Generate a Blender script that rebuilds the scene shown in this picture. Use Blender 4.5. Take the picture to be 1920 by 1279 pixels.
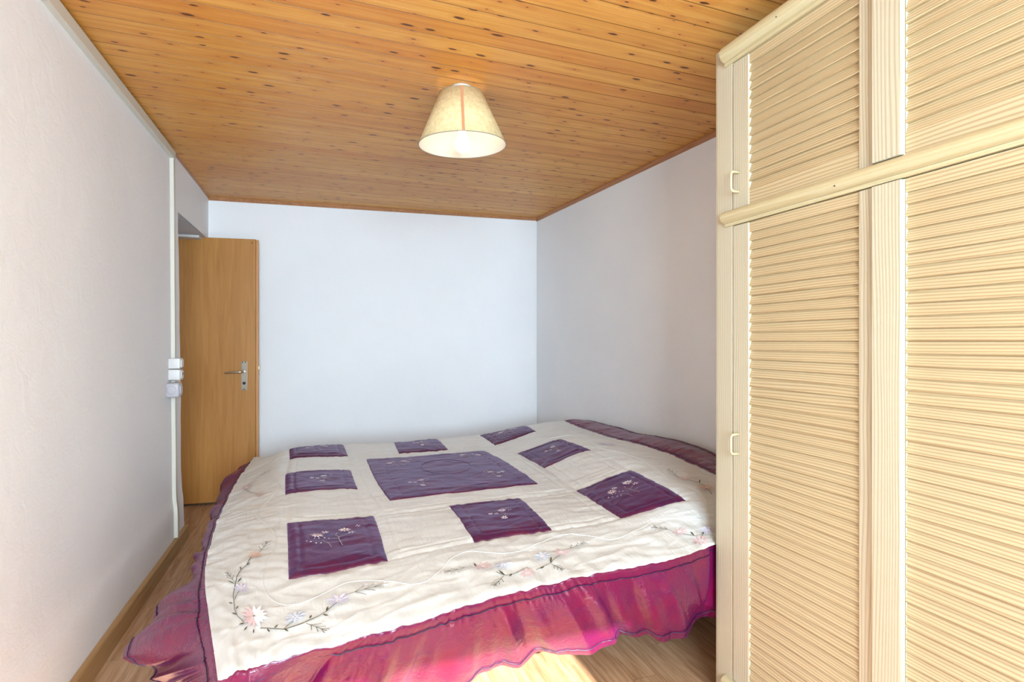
import bpy, bmesh, math, random
import numpy as np
from mathutils import Vector, noise
PI = math.pi
R = random.Random(7)
for o in list(bpy.data.objects): bpy.data.objects.remove(o)
scene = bpy.context.scene
COL = scene.collection

# ------------------------------------------------------------------ camera
# world: X = across the room (to the right), Y = into the room, Z up; camera above the origin
F = 1020.0; HC = 1.2; TH = math.atan(360 / F); CT, ST = math.cos(TH), math.sin(TH)
cam = bpy.data.cameras.new('camera'); camo = bpy.data.objects.new('camera', cam); COL.objects.link(camo)
camo.location = (0, 0, HC); camo.rotation_euler = (PI / 2, 0, -TH)
cam.sensor_width = 36; cam.lens = F / 1920 * 36; cam.clip_start = 0.02
scene.camera = camo
# ------------------------------------------------------------------ light
W = bpy.data.worlds.new('world'); scene.world = W; W.use_nodes = True
bg = W.node_tree.nodes['Background']; bg.inputs[0].default_value = (0.62, 0.78, 1, 1); bg.inputs[1].default_value = 3.0
WX0, WX1, WZ0, WZ1, YF = -0.65, 1.00, 0.85, 2.08, -1.6       # window behind the camera
def area(name, loc, rot, sx, sy, power, col):
    l = bpy.data.lights.new(name, 'AREA'); l.shape = 'RECTANGLE'; l.size = sx; l.size_y = sy
    l.energy = power; l.color = col
    o = bpy.data.objects.new(name, l); COL.objects.link(o); o.location = loc; o.rotation_euler = rot; return o
area('daylight', ((WX0 + WX1) / 2, YF - 0.32, (WZ0 + WZ1) / 2), (PI / 2, 0, 0), WX1 - WX0, WZ1 - WZ0, 176, (0.645, 0.85, 1.0))
sl = bpy.data.lights.new('sun', 'SUN'); sl.energy = 15; sl.angle = 0.009; sl.color = (1, 0.95, 0.88)
so = bpy.data.objects.new('sun', sl); COL.objects.link(so)
so.rotation_euler = Vector((-0.012, 1.0, -0.53)).to_track_quat('-Z', 'Y').to_euler()
scene.view_settings.view_transform = 'Standard'; scene.view_settings.look = 'None'
scene.view_settings.exposure = 0.78; scene.view_settings.gamma = 1; scene.view_settings.use_curve_mapping = False

# ------------------------------------------------------------------ pixel <-> place
def at(x, y, z):
    """point at height z seen at pixel x, y"""
    Z = F * (HC - z) / (y - 639); X = (x - 960) / F * Z
    return np.array([X * CT + Z * ST, -X * ST + Z * CT, z])
def at_u(x, y, u):
    r = (x - 960) / F; Z = u / (r * CT + ST)
    return np.array([u, -r * Z * ST + Z * CT, HC - (y - 639) / F * Z])

# ------------------------------------------------------------------ materials
def lin(c):
    return tuple(((v / 255) / 12.92 if v / 255 <= 0.04045 else ((v / 255 + 0.055) / 1.055) ** 2.4) for v in c) + (1,)
class NT:
    def __init__(s, name):
        s.m = bpy.data.materials.new(name); s.m.use_nodes = True; s.t = s.m.node_tree
        s.b = s.t.nodes['Principled BSDF']; s.o = s.t.nodes['Material Output']
    def n(s, typ, **kw):
        n = s.t.nodes.new('ShaderNode' + typ)
        for k, v in kw.items():
            if k.startswith('i_'):
                n.inputs[int(k[2:]) if k[2:].isdigit() else k[2:].replace('_', ' ')].default_value = v
            else: setattr(n, k, v)
        return n
    def l(s, a, b): s.t.links.new(a, b)
    def coord(s, scale=(1, 1, 1), rot=(0, 0, 0), loc=(0, 0, 0), kind='Object'):
        tc = s.n('TexCoord'); mp = s.n('Mapping'); s.l(tc.outputs[kind], mp.inputs[0])
        mp.inputs['Scale'].default_value = scale; mp.inputs['Rotation'].default_value = rot; mp.inputs['Location'].default_value = loc
        return mp.outputs[0]
    def noise(s, vec, scale, detail=4, rough=0.55, dist=0.0):
        n = s.n('TexNoise', i_Scale=scale, i_Detail=detail, i_Roughness=rough, i_Distortion=dist); s.l(vec, n.inputs['Vector']); return n
    def ramp(s, fac, stops):
        r = s.n('ValToRGB'); e = r.color_ramp.elements
        while len(e) < len(stops): e.new(0.5)
        for i, (p, c) in enumerate(stops): e[i].position = p; e[i].color = c
        s.l(fac, r.inputs[0]); return r.outputs[0]
    def mix(s, fac, a, b, mode='MIX'):
        m = s.n('MixRGB', blend_type=mode)
        for i, v in enumerate((fac, a, b)):
            if isinstance(v, (int, float)): m.inputs[i].default_value = v
            elif isinstance(v, tuple): m.inputs[i].default_value = v
            else: s.l(v, m.inputs[i])
        return m.outputs[0]
    def math(s, op, a, b=0.0, c=0.0):
        m = s.n('Math', operation=op)
        for i, v in enumerate((a, b, c)):
            if isinstance(v, (int, float)): m.inputs[i].default_value = v
            else: s.l(v, m.inputs[i])
        return m.outputs[0]
    def bump(s, h, strength=0.3, dist=0.01):
        b = s.n('Bump', i_Strength=strength, i_Distance=dist); s.l(h, b.inputs['Height']); s.l(b.outputs[0], s.b.inputs['Normal']); return b
def simple(name, col, rough=0.5, metal=0.0, **kw):
    m = NT(name); m.b.inputs['Base Color'].default_value = lin(col); m.b.inputs['Roughness'].default_value = rough
    m.b.inputs['Metallic'].default_value = metal
    for k, v in kw.items(): m.b.inputs[k.replace('_', ' ')].default_value = v
    v = m.coord(); n = m.noise(v, 60); m.bump(n.outputs[0], 0.05, 0.002)
    return m.m
def mat_plaster(name, col, col2):
    m = NT(name); v = m.coord()
    big = m.noise(v, 1.3, 3); m.l(m.ramp(big.outputs[0], [(0.3, lin(col)), (0.7, lin(col2))]), m.b.inputs['Base Color'])
    m.b.inputs['Roughness'].default_value = 0.85
    a = m.noise(v, 14, 6, 0.6, 0.8); b = m.noise(v, 120, 3)
    h = m.math('ADD', m.math('MULTIPLY', a.outputs[0], 1.0), m.math('MULTIPLY', b.outputs[0], 0.18))
    m.bump(h, 0.22, 0.010); return m.m
def mat_ceiling(pitch, ang, phase):
    m = NT('ceiling_pine')
    vec = m.coord(rot=(0, 0, -ang)); sp = m.n('SeparateXYZ'); m.l(vec, sp.inputs[0]); x, y = sp.outputs[0], sp.outputs[1]
    q = m.math('DIVIDE', m.math('SUBTRACT', y, phase), pitch); idx = m.math('FLOOR', q); fr = m.math('FRACT', q)
    wn = m.n('TexWhiteNoise', noise_dimensions='1D'); m.l(idx, wn.inputs['W'])
    rnd = wn.outputs[0]
    # plank space: shift every plank along its length
    xs = m.math('ADD', x, m.math('MULTIPLY', rnd, 37.0))
    cb = m.n('CombineXYZ'); m.l(m.math('MULTIPLY', xs, 1.6), cb.inputs[0]); m.l(m.math('MULTIPLY', y, 38.0), cb.inputs[1]); m.l(idx, cb.inputs[2])
    g = m.noise(cb.outputs[0], 1.0, 5, 0.6, 0.6)
    # growth rings bend around the knots
    kv = m.n('CombineXYZ'); m.l(m.math('MULTIPLY', xs, 6.4), kv.inputs[0]); m.l(m.math('MULTIPLY', y, 20.0), kv.inputs[1]); m.l(m.math('MULTIPLY', rnd, 91.0), kv.inputs[2])
    vo = m.n('TexVoronoi', feature='F1', voronoi_dimensions='2D', i_Scale=1.0, i_Randomness=1.0); 
    wob = m.noise(kv.outputs[0], 2.5, 2)
    kv2 = m.mix(0.16, kv.outputs[0], wob.outputs[1], 'ADD'); m.l(kv2, vo.inputs['Vector'])
    d = vo.outputs['Distance']; csp = m.n('SeparateColor'); m.l(vo.outputs['Color'], csp.inputs[0])
    has = m.math('GREATER_THAN', csp.outputs[0], 0.30)
    rad = m.math('MULTIPLY_ADD', m.math('POWER', csp.outputs[1], 2.0), 0.13, 0.04)
    knot = m.math('MULTIPLY', has, m.math('SUBTRACT', 1.0, m.n_smooth(d, rad)))
    halo = m.math('MULTIPLY', has, m.math('SUBTRACT', 1.0, m.n_smooth(d, 0.42)))
    rings = m.n('TexWave', wave_type='BANDS', bands_direction='Y', i_Scale=1.0, i_Distortion=0.0)
    rb = m.n('CombineXYZ'); m.l(m.math('ADD', m.math('MULTIPLY', y, 26.0), m.math('ADD', m.math('MULTIPLY', g.outputs[0], 2.2), m.math('MULTIPLY', halo, 1.6))), rb.inputs[1])
    m.l(rb.outputs[0], rings.inputs[0])
    base = m.ramp(g.outputs[0], [(0.25, lin((200, 136, 52))), (0.5, lin((224, 162, 74))), (0.75, lin((240, 190, 106)))])
    c1 = m.mix(m.math('MULTIPLY', rings.outputs[1], 0.16), base, lin((184, 116, 44)))
    tone = m.ramp(rnd, [(0.0, lin((236, 214, 190))), (0.5, (0.92, 0.92, 0.9, 1)), (1.0, (1.0, 1.0, 1.0, 1))])
    c2 = m.mix(0.85, c1, tone, 'MULTIPLY')
    blot = m.noise(vec, 1.1, 3); c2 = m.mix(m.math('MULTIPLY', blot.outputs[0], 0.25), c2, lin((212, 146, 84)), 'MIX')
    c3 = m.mix(m.math('MULTIPLY', halo, 0.35), c2, lin((190, 106, 46)))
    c4 = m.mix(m.math('MULTIPLY', knot, 0.95), c3, lin((78, 38, 16)))
    jn = m.math('MAXIMUM', m.math('LESS_THAN', fr, 0.028), m.math('GREATER_THAN', fr, 0.972)); c4 = m.mix(m.math('MULTIPLY', jn, 0.62), c4, lin((104, 56, 20)))
    m.l(c4, m.b.inputs['Base Color'])
    m.b.inputs['Roughness'].default_value = 0.42; m.b.inputs['Specular IOR Level'].default_value = 0.4
    m.bump(m.math('ADD', g.outputs[0], m.math('MULTIPLY', rings.outputs[1], 0.4)), 0.18, 0.002)
    return m.m
def _sm(self, d, r):
    mr = self.n('MapRange', interpolation_type='SMOOTHSTEP'); self.l(d, mr.inputs[0])
    if isinstance(r, float): mr.inputs[1].default_value = 0.0; mr.inputs[2].default_value = r
    else: self.l(self.math('MULTIPLY', r, 0.55), mr.inputs[1]); self.l(r, mr.inputs[2])
    return mr.outputs[0]
NT.n_smooth = _sm
def mat_pine(name, axis, c0, c1, c2, freq=30.0, rough=0.45, seed=0.0):
    """lime-washed pine, grain running along axis (0, 1 or 2)"""
    m = NT(name); tc = m.n('TexCoord'); sp = m.n('SeparateXYZ'); m.l(tc.outputs['Object'], sp.inputs[0])
    oi = m.n('ObjectInfo'); ax = [0, 1, 2]; ax.remove(axis)
    cb = m.n('CombineXYZ'); m.l(m.math('MULTIPLY', sp.outputs[axis], 0.9), cb.inputs[0])
    m.l(m.math('MULTIPLY', m.math('ADD', sp.outputs[ax[0]], m.math('MULTIPLY', oi.outputs['Random'], 9.0)), 7.0), cb.inputs[1])
    m.l(m.math('MULTIPLY_ADD', sp.outputs[ax[1]], 7.0, seed), cb.inputs[2])
    w = m.noise(cb.outputs[0], 1.0, 2, 0.5)
    ph = m.math('ADD', m.math('MULTIPLY', w.outputs[0], 46.0), m.math('MULTIPLY', m.math('ADD', sp.outputs[ax[0]], sp.outputs[ax[1]]), freq * 26))
    s = m.math('MULTIPLY_ADD', m.math('SINE', ph), 0.5, 0.5)
    s = m.math('POWER', s, 2.2)
    f = m.n('CombineXYZ'); m.l(m.math('MULTIPLY', sp.outputs[axis], 3.0), f.inputs[0]); m.l(m.math('MULTIPLY', sp.outputs[ax[0]], 260.0), f.inputs[1]); m.l(m.math('MULTIPLY', sp.outputs[ax[1]], 260.0), f.inputs[2])
    fn = m.noise(f.outputs[0], 1.0, 2)
    base = m.mix(m.math('MULTIPLY', w.outputs[0], 0.8), lin(c0), lin(c1))
    c = m.mix(m.math('MULTIPLY', s, 0.6), base, lin(c2)); c = m.mix(m.math('MULTIPLY', fn.outputs[0], 0.18), c, lin(c2))
    m.l(c, m.b.inputs['Base Color']); m.b.inputs['Roughness'].default_value = rough
    m.bump(m.math('SUBTRACT', fn.outputs[0], m.math('MULTIPLY', s, 0.5)), 0.12, 0.0015); return m.m
def mat_floor():
    m = NT('floor_laminate'); tc = m.n('TexCoord'); sp = m.n('SeparateXYZ'); m.l(tc.outputs['Object'], sp.inputs[0])
    x, y = sp.outputs[0], sp.outputs[1]; wd = 0.095
    q = m.math('DIVIDE', x, wd); ix = m.math('FLOOR', q); fx = m.math('FRACT', q)
    wn = m.n('TexWhiteNoise', noise_dimensions='1D'); m.l(ix, wn.inputs['W'])
    yy = m.math('DIVIDE', m.math('ADD', y, m.math('MULTIPLY', wn.outputs[0], 1.3)), 0.72); iy = m.math('FLOOR', yy); fy = m.math('FRACT', yy)
    w2 = m.n('TexWhiteNoise', noise_dimensions='2D'); cv = m.n('CombineXYZ'); m.l(ix, cv.inputs[0]); m.l(iy, cv.inputs[1]); m.l(cv.outputs[0], w2.inputs[0])
    cb = m.n('CombineXYZ'); m.l(m.math('MULTIPLY', x, 62.0), cb.inputs[0]); m.l(m.math('MULTIPLY', y, 4.0), cb.inputs[1]); m.l(m.math('MULTIPLY', w2.outputs[0], 50.0), cb.inputs[2])
    g = m.noise(cb.outputs[0], 1.0, 6, 0.62, 0.5)
    c = m.ramp(g.outputs[0], [(0.3, lin((152, 113, 79))), (0.5, lin((187, 149, 114))), (0.72, lin((207, 176, 144)))])
    c = m.mix(0.55, c, m.ramp(w2.outputs[0], [(0, (0.78, 0.76, 0.74, 1)), (1, (1, 1, 1, 1))]), 'MULTIPLY')
    gap = m.math('MAXIMUM', m.math('LESS_THAN', fx, 0.018), m.math('LESS_THAN', fy, 0.003))
    c = m.mix(m.math('MULTIPLY', gap, 0.55), c, lin((80, 55, 35)))
    m.l(c, m.b.inputs['Base Color']); m.b.inputs['Roughness'].default_value = 0.4
    m.bump(m.math('SUBTRACT', g.outputs[0], gap), 0.12, 0.001); return m.m
def mat_veneer(name, c0, c1, rough=0.4, axis=2):
    m = NT(name); sc = [26, 26, 26]; sc[axis] = 1.6
    v = m.coord(scale=tuple(sc)); g = m.noise(v, 1.0, 6, 0.6, 1.2); b = m.noise(m.coord(scale=(2, 2, 0.7)), 1.5, 3)
    c = m.ramp(g.outputs[0], [(0.3, lin(c0)), (0.7, lin(c1))]); c = m.mix(m.math('MULTIPLY', b.outputs[0], 0.3), c, lin(c0))
    m.l(c, m.b.inputs['Base Color']); m.b.inputs['Roughness'].default_value = rough; m.bump(g.outputs[0], 0.05, 0.001); return m.m
def mat_satin(name, c0, c1, rough, sheen, sheencol, spec=0.5, bs=0.35, aniso=0.0, scale=9.0, sr=0.35):
    m = NT(name); v = m.coord()
    n1 = m.noise(v, scale, 5, 0.6, 1.0); n2 = m.noise(m.coord(scale=(40, 8, 40)), 1.0, 3, 0.5, 1.5)
    m.l(m.ramp(n1.outputs[0], [(0.3, lin(c0)), (0.7, lin(c1))]), m.b.inputs['Base Color'])
    i = m.b.inputs; i['Roughness'].default_value = rough; i['Sheen Weight'].default_value = sheen; i['Sheen Roughness'].default_value = sr
    i['Sheen Tint'].default_value = lin(sheencol); i['Specular IOR Level'].default_value = spec; i['Anisotropic'].default_value = aniso
    wv = m.n('TexNoise', i_Scale=700.0, i_Detail=1.0); m.l(v, wv.inputs['Vector'])
    h = m.math('ADD', m.math('ADD', n1.outputs[0], m.math('MULTIPLY', n2.outputs[0], 0.35)), m.math('MULTIPLY', wv.outputs[0], 0.02))
    m.bump(h, bs, 0.012); return m.m

M = {}
M['wall'] = mat_plaster('white_plaster', (239, 239, 240), (233, 233, 235))
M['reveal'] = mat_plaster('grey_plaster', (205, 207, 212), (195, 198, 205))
PITCH, PANG = 0.0945, math.radians(1.65)
M['ceiling'] = mat_ceiling(PITCH, PANG, 1.872 % PITCH)
M['cove'] = mat_veneer('dark_pine_cove', (150, 92, 52), (186, 132, 88), 0.5, 1)
M['floor'] = mat_floor()
M['board'] = mat_veneer('baseboard_oak', (158, 120, 74), (186, 150, 104), 0.45, 1)
M['door'] = mat_veneer('door_veneer', (168, 112, 48), (192, 136, 70), 0.4)
M['dooredge'] = mat_veneer('door_edge', (196, 138, 84), (214, 160, 106), 0.4)
M['steel'] = simple('brushed_steel', (200, 190, 175), 0.28, 1.0)
M['dark'] = simple('dark_metal', (50, 46, 42), 0.5, 0.3)
M['brass'] = simple('strike_brass', (228, 214, 176), 0.35, 0.7)
M['cream_plastic'] = simple('cream_plastic', (206, 202, 190), 0.4)
M['white_plastic'] = simple('white_plastic', (210, 207, 205), 0.35)
M['grey_plastic'] = simple('grey_plastic', (176, 172, 178), 0.35)
M['joint'] = simple('joint_grey', (128, 122, 116), 0.6)
PC = ((200, 195, 174), (194, 186, 160), (160, 142, 112))
M['pine_z'] = mat_pine('limed_pine_upright', 2, *PC)
M['pine_y'] = mat_pine('limed_pine_across', 1, *PC)
M['pine_y2'] = mat_pine('limed_pine_slats', 1, (200, 184, 150), (192, 172, 132), (148, 118, 78), freq=26)
M['pine_smooth'] = mat_pine('limed_pine_moulding', 1, (198, 188, 154), (196, 183, 144), (182, 164, 122), freq=30, rough=0.35)
M['gap'] = simple('nail_brown', (70, 54, 34), 0.8)  # plain dark brown, worn only by the moulding nail heads
M['plinth'] = mat_veneer('plinth_pine', (186, 138, 96), (206, 164, 122), 0.5, 1)
M['cream'] = mat_satin('cream_satin', (211, 211, 208), (204, 202, 197), 0.34, 0.12, (255, 250, 240), 0.5, 0.42, scale=7)
M['plum'] = mat_satin('plum_taffeta', (84, 14, 42), (58, 14, 52), 0.38, 0.22, (110, 96, 190), 0.5, 0.30, scale=11, sr=0.5)
M['ruffle'] = mat_satin('burgundy_taffeta', (110, 10, 52), (90, 12, 62), 0.26, 0.05, (170, 110, 220), 0.5, 0.45, scale=8, sr=0.45)
M['purple_thread'] = simple('purple_thread', (46, 18, 54), 0.45)
M['cream_thread'] = simple('cream_thread', (226, 221, 208), 0.5)
M['stem'] = simple('green_thread', (76, 76, 58), 0.5)
M['stem_light'] = simple('grey_green_thread', (176, 160, 150), 0.5)
M['petal_pink'] = simple('pink_thread', (216, 186, 186), 0.45)
M['petal_white'] = simple('white_thread', (246, 238, 240), 0.45)
M['petal_lilac'] = simple('lilac_thread', (206, 200, 220), 0.45)
M['petal_blue'] = simple('blue_thread', (202, 208, 224), 0.45)
M['petal_peach'] = simple('peach_thread', (218, 180, 160), 0.45)
M['mattress'] = simple('mattress_ticking', (220, 216, 208), 0.8)
M['bedframe'] = mat_veneer('bed_frame_wood', (120, 84, 52), (150, 110, 72), 0.5, 0)
def mat_shade(name, col, fibre):
    m = NT(name); v = m.coord(); n = m.noise(v, 55, 4, 0.6, 0.4)
    c = m.ramp(n.outputs[0], [(0.35, lin(fibre)), (0.65, lin(col))]); m.l(c, m.b.inputs['Base Color']); m.b.inputs['Roughness'].default_value = 0.8
    tr = m.n('BsdfTranslucent'); m.l(c, tr.inputs[0]); mx = m.n('MixShader', i_0=0.16)
    m.l(m.b.outputs[0], mx.inputs[1]); m.l(tr.outputs[0], mx.inputs[2]); m.l(mx.outputs[0], m.o.inputs[0]); return m.m
M['shade'] = mat_shade('parchment_shade', (230, 208, 160), (212, 186, 136))
M['lining'] = simple('shade_lining', (214, 208, 196), 0.7)
M['ribbon'] = simple('tan_ribbon', (190, 134, 96), 0.6)
mb_ = NT('lit_bulb'); mb_.b.inputs['Emission Color'].default_value = (1, 0.86, 0.68, 1); mb_.b.inputs['Emission Strength'].default_value = 15; M['bulb'] = mb_.m
mg = NT('window_glass'); mg.b.inputs['Transmission Weight'].default_value = 1; mg.b.inputs['Roughness'].default_value = 0; mg.b.inputs['IOR'].default_value = 1.01; M['glass'] = mg.m

# ------------------------------------------------------------------ mesh helpers
def link(name, verts, faces, mats, parent=None, smooth=False, fmat=None):
    me = bpy.data.meshes.new(name)
    off = np.array(parent_world(parent)) if parent else np.zeros(3)
    V = np.asarray(verts, float).reshape(-1, 3)
    org = V.mean(0) if parent is None else np.zeros(3)
    if parent is None:
        org = np.array([(V[:, 0].min() + V[:, 0].max()) / 2, (V[:, 1].min() + V[:, 1].max()) / 2, V[:, 2].min()])
    me.from_pydata([tuple(v - off - org) for v in V], [], [tuple(int(i) for i in f) for f in faces])
    if not isinstance(mats, (list, tuple)): mats = [mats]
    for m in mats: me.materials.append(M[m])
    if fmat is not None: me.polygons.foreach_set('material_index', list(fmat))
    if smooth: me.polygons.foreach_set('use_smooth', [True] * len(me.polygons))
    me.update()
    o = bpy.data.objects.new(name, me); COL.objects.link(o); o.location = tuple(org)
    if parent: o.parent = parent
    return o
def parent_world(p):
    w = Vector((0, 0, 0))
    while p: w += p.location; p = p.parent
    return w
def tag(o, label=None, cat=None, group=None, kind=None):
    for k, v in (('label', label), ('category', cat), ('group', group), ('kind', kind)):
        if v: o[k] = v
    return o
def empty(name, loc, label=None, cat=None, group=None, kind=None):
    o = bpy.data.objects.new(name, None); COL.objects.link(o); o.location = loc; o.empty_display_size = 0.05
    return tag(o, label, cat, group, kind)
class MB:
    def __init__(s): s.v = []; s.f = []
    def add(s, v, f):
        k = len(s.v); s.v += [tuple(map(float, p)) for p in v]; s.f += [tuple(i + k for i in q) for q in f]; return s
    def box(s, lo, hi, bev=0.0, seg=2):
        bm = bmesh.new(); bmesh.ops.create_cube(bm, size=1)
        lo, hi = np.array(lo, float), np.array(hi, float)
        for v in bm.verts: v.co = Vector(((lo + hi) / 2 + np.array(v.co) * (hi - lo)))
        if bev: bmesh.ops.bevel(bm, geom=list(bm.edges), offset=bev, segments=seg, profile=0.5, affect='EDGES')
        bm.verts.index_update(); s.add([v.co[:] for v in bm.verts], [[v.index for v in f.verts] for f in bm.faces]); bm.free(); return s
    def tube(s, pts, r, n=8, closed=False, cap=True):
        pts = [Vector(p) for p in pts]; N = len(pts); rings = []; up = None
        rr = r if hasattr(r, '__len__') else [r] * N
        for i, p in enumerate(pts):
            a = pts[i - 1] if (i > 0 or closed) else p; b = pts[(i + 1) % N] if (i < N - 1 or closed) else p
            t = (b - a).normalized()
            if up is None: up = Vector((0, 0, 1)) if abs(t.z) < 0.9 else Vector((1, 0, 0))
            e1 = (up - t * up.dot(t)).normalized(); up = e1; e2 = t.cross(e1)
            rings.append([p + (e1 * math.cos(2 * PI * k / n) + e2 * math.sin(2 * PI * k / n)) * rr[i] for k in range(n)])
        v = [q for ring in rings for q in ring]; f = []
        for i in range(N if closed else N - 1):
            j = (i + 1) % N
            for k in range(n): f.append((i * n + k, i * n + (k + 1) % n, j * n + (k + 1) % n, j * n + k))
        if cap and not closed: f.append(tuple(range(n - 1, -1, -1))); f.append(tuple((N - 1) * n + k for k in range(n)))
        return s.add(v, f)
    def lathe(s, prof, c, n=48, axis=Vector((0, 0, 1)), close=False):
        q = Vector((0, 0, 1)).rotation_difference(axis); v = []; f = []
        for (r, z) in prof:
            for k in range(n):
                p = q @ Vector((r * math.cos(2 * PI * k / n), r * math.sin(2 * PI * k / n), z)); v.append(p + Vector(c))
        m = len(prof)
        for i in range(m if close else m - 1):
            j = (i + 1) % m
            for k in range(n): f.append((i * n + k, i * n + (k + 1) % n, j * n + (k + 1) % n, j * n + k))
        return s.add(v, f)
    def prism(s, poly, d):
        """extrude closed polygon (3D points) by vector d"""
        n = len(poly); v = [np.array(p, float) for p in poly]; v += [p + np.array(d, float) for p in v]
        f = [tuple(range(n - 1, -1, -1)), tuple(range(n, 2 * n))] + [(i, (i + 1) % n, (i + 1) % n + n, i + n) for i in range(n)]
        return s.add(v, f)
    def build(s, name, mat, parent=None, smooth=False): return link(name, s.v, s.f, mat, parent, smooth)

# ------------------------------------------------------------------ room
H = 2.27; UL = -0.783                      # left wall plane
LB = np.array([-0.783, 4.571]); RB = np.array([1.785, 4.402]); R1 = np.array([1.904, 2.303])
rdir = (R1 - RB) / np.linalg.norm(R1 - RB)
RF = RB + rdir * (RB[1] - YF) / -rdir[1] * 1.0
bdir = (LB - RB) / np.linalg.norm(LB - RB)
bnorm = np.array([-bdir[1], bdir[0]]);  bnorm = bnorm if bnorm[1] > 0 else -bnorm
def wall(name, a, b, t, z0, z1, mat='wall'):
    """wall whose visible face runs a->b, thickness vector t"""
    mb = MB(); mb.prism([(a[0], a[1], z0), (b[0], b[1], z0), (b[0], b[1], z1), (a[0], a[1], z1)], (t[0], t[1], 0))
    return tag(mb.build(name, mat), kind='structure')
BL = LB + bdir * 1.0
wall('wall_back', RB + (0.25, -0.01), BL, (0.0, 0.25), -0.02, H + 0.03)
wall('wall_right', RB, RF, (0.25, 0.0), -0.02, H + 0.03)
# floor and ceiling
MB().box((-2.0, YF - 0.3, -0.12), (2.6, 5.0, 0.0)).build('floor', 'floor'); tag(bpy.data.objects['floor'], kind='structure')
# ceiling of tongue and groove planks with small V joints
cm = MB(); ca, sa = math.cos(PANG), math.sin(PANG)
def cp(x, y, z): return (x * ca - y * sa, x * sa + y * ca, z)
k0 = -20
for k in range(k0, 56):
    y0 = 1.872 + k * PITCH - math.floor(1.872 / PITCH) * PITCH; y1 = y0 + PITCH; g = 0.0016
    if y0 > 5.0: break
    a, b = -1.7, 2.5
    prof = [(y0, H + 0.005), (y0 + g, H), (y1 - g * 1.3, H), (y1 - g * 0.3, H + 0.004), (y1, H + 0.004), (y1, H + 0.02), (y0, H + 0.02)]
    cm.prism([cp(a, p[0], p[1]) for p in prof], tuple(np.array(cp(b, 0, 0)) - np.array(cp(a, 0, 0))))
me_o = cm.build('ceiling', 'ceiling'); tag(me_o, kind='structure')
# object texture space must equal the room's: bake location into the mesh
def zero_origin(o):
    o.data.transform(__import__('mathutils').Matrix.Translation(o.location)); o.location = (0, 0, 0)
zero_origin(me_o); zero_origin(bpy.data.objects['floor'])
# left wall: irregular old plaster, with the deep doorway near the back corner
def jamb_y(z): return 3.760 - 0.105 * min(max(z, 0), 2) / 1.95 + 0.006 * math.sin(z * 9) + 0.004 * math.sin(z * 23)
def left_u(y, z):
    u = UL + 0.003 * noise.noise(Vector((y * 1.7, z * 1.9, 3)))
    s = 1 / (1 + math.exp((z - 0.285) / 0.016)); u += 0.008 * s
    return u
YD = 4.53; ZD = 1.955
zs = [-0.02, 0.05, 0.1, 0.15, 0.2, 0.23, 0.25, 0.265, 0.275, 0.285, 0.295, 0.305, 0.32, 0.34, 0.38] + [0.45 + 0.1 * i for i in range(15)] + [ZD]
v, f = [], []
ny = 60
for z in zs:
    for i in range(ny + 1):
        y = YF + (jamb_y(z) - YF) * i / ny; v.append((left_u(y, z), y, z))
for j in range(len(zs) - 1):
    for i in range(ny): a = j * (ny + 1) + i; f.append((a, a + ny + 1, a + ny + 2, a + 1))
# jamb reveal and back
k = len(v); 
for z in zs: v += [(UL - 0.56, jamb_y(z) + 0.05, z)]
for j in range(len(zs) - 1): f.append((j * (ny + 1) + ny, (j + 1) * (ny + 1) + ny, k + j + 1, k + j))
# part above the door height
k = len(v); zt = [ZD, 2.0, 2.1, 2.2, H + 0.02]; n2 = 70
for z in zt:
    for i in range(n2 + 1):
        y = YF + (4.60 - YF) * i / n2
        v.append((left_u(y, z) if z > ZD else left_u(min(y, 9), z), y, z))
for j in range(len(zt) - 1):
    for i in range(n2): a = k + j * (n2 + 1) + i; f.append((a, a + n2 + 1, a + n2 + 2, a + 1))
# narrow strip between doorway and back corner
k = len(v); v += [(UL, YD, 0), (UL, 4.62, 0), (UL, 4.62, ZD), (UL, YD, ZD)]; f.append((k, k + 3, k + 2, k + 1))
# outer skin so that the wall has thickness
k = len(v); v += [(UL - 0.56, YF, -0.02), (UL - 0.56, 3.78, -0.02), (UL - 0.56, 3.72, ZD), (UL - 0.56, 4.62, ZD), (UL - 0.56, 4.62, H + 0.02), (UL - 0.56, YF, H + 0.02)]
f.append((k, k + 1, k + 2, k + 3, k + 4, k + 5))
tag(link('wall_left', v, f, 'wall', smooth=False), kind='structure'); zero_origin(bpy.data.objects['wall_left'])
# underside of the opening, with the wooden head of the door frame
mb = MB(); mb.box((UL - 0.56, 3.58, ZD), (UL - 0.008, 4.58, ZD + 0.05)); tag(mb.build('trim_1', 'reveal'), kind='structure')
mb = MB(); mb.box((UL - 0.50, 4.40, ZD - 0.018), (UL - 0.03, 4.50, ZD + 0.0), 0.003); tag(mb.build('trim_2', 'white_plastic'), kind='structure')
# hall side behind the doorway
mb = MB(); mb.box((UL - 0.9, 3.3, -0.02), (UL - 0.80, 4.9, H)); tag(mb.build('wall_hall', 'wall'), kind='structure')
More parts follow.
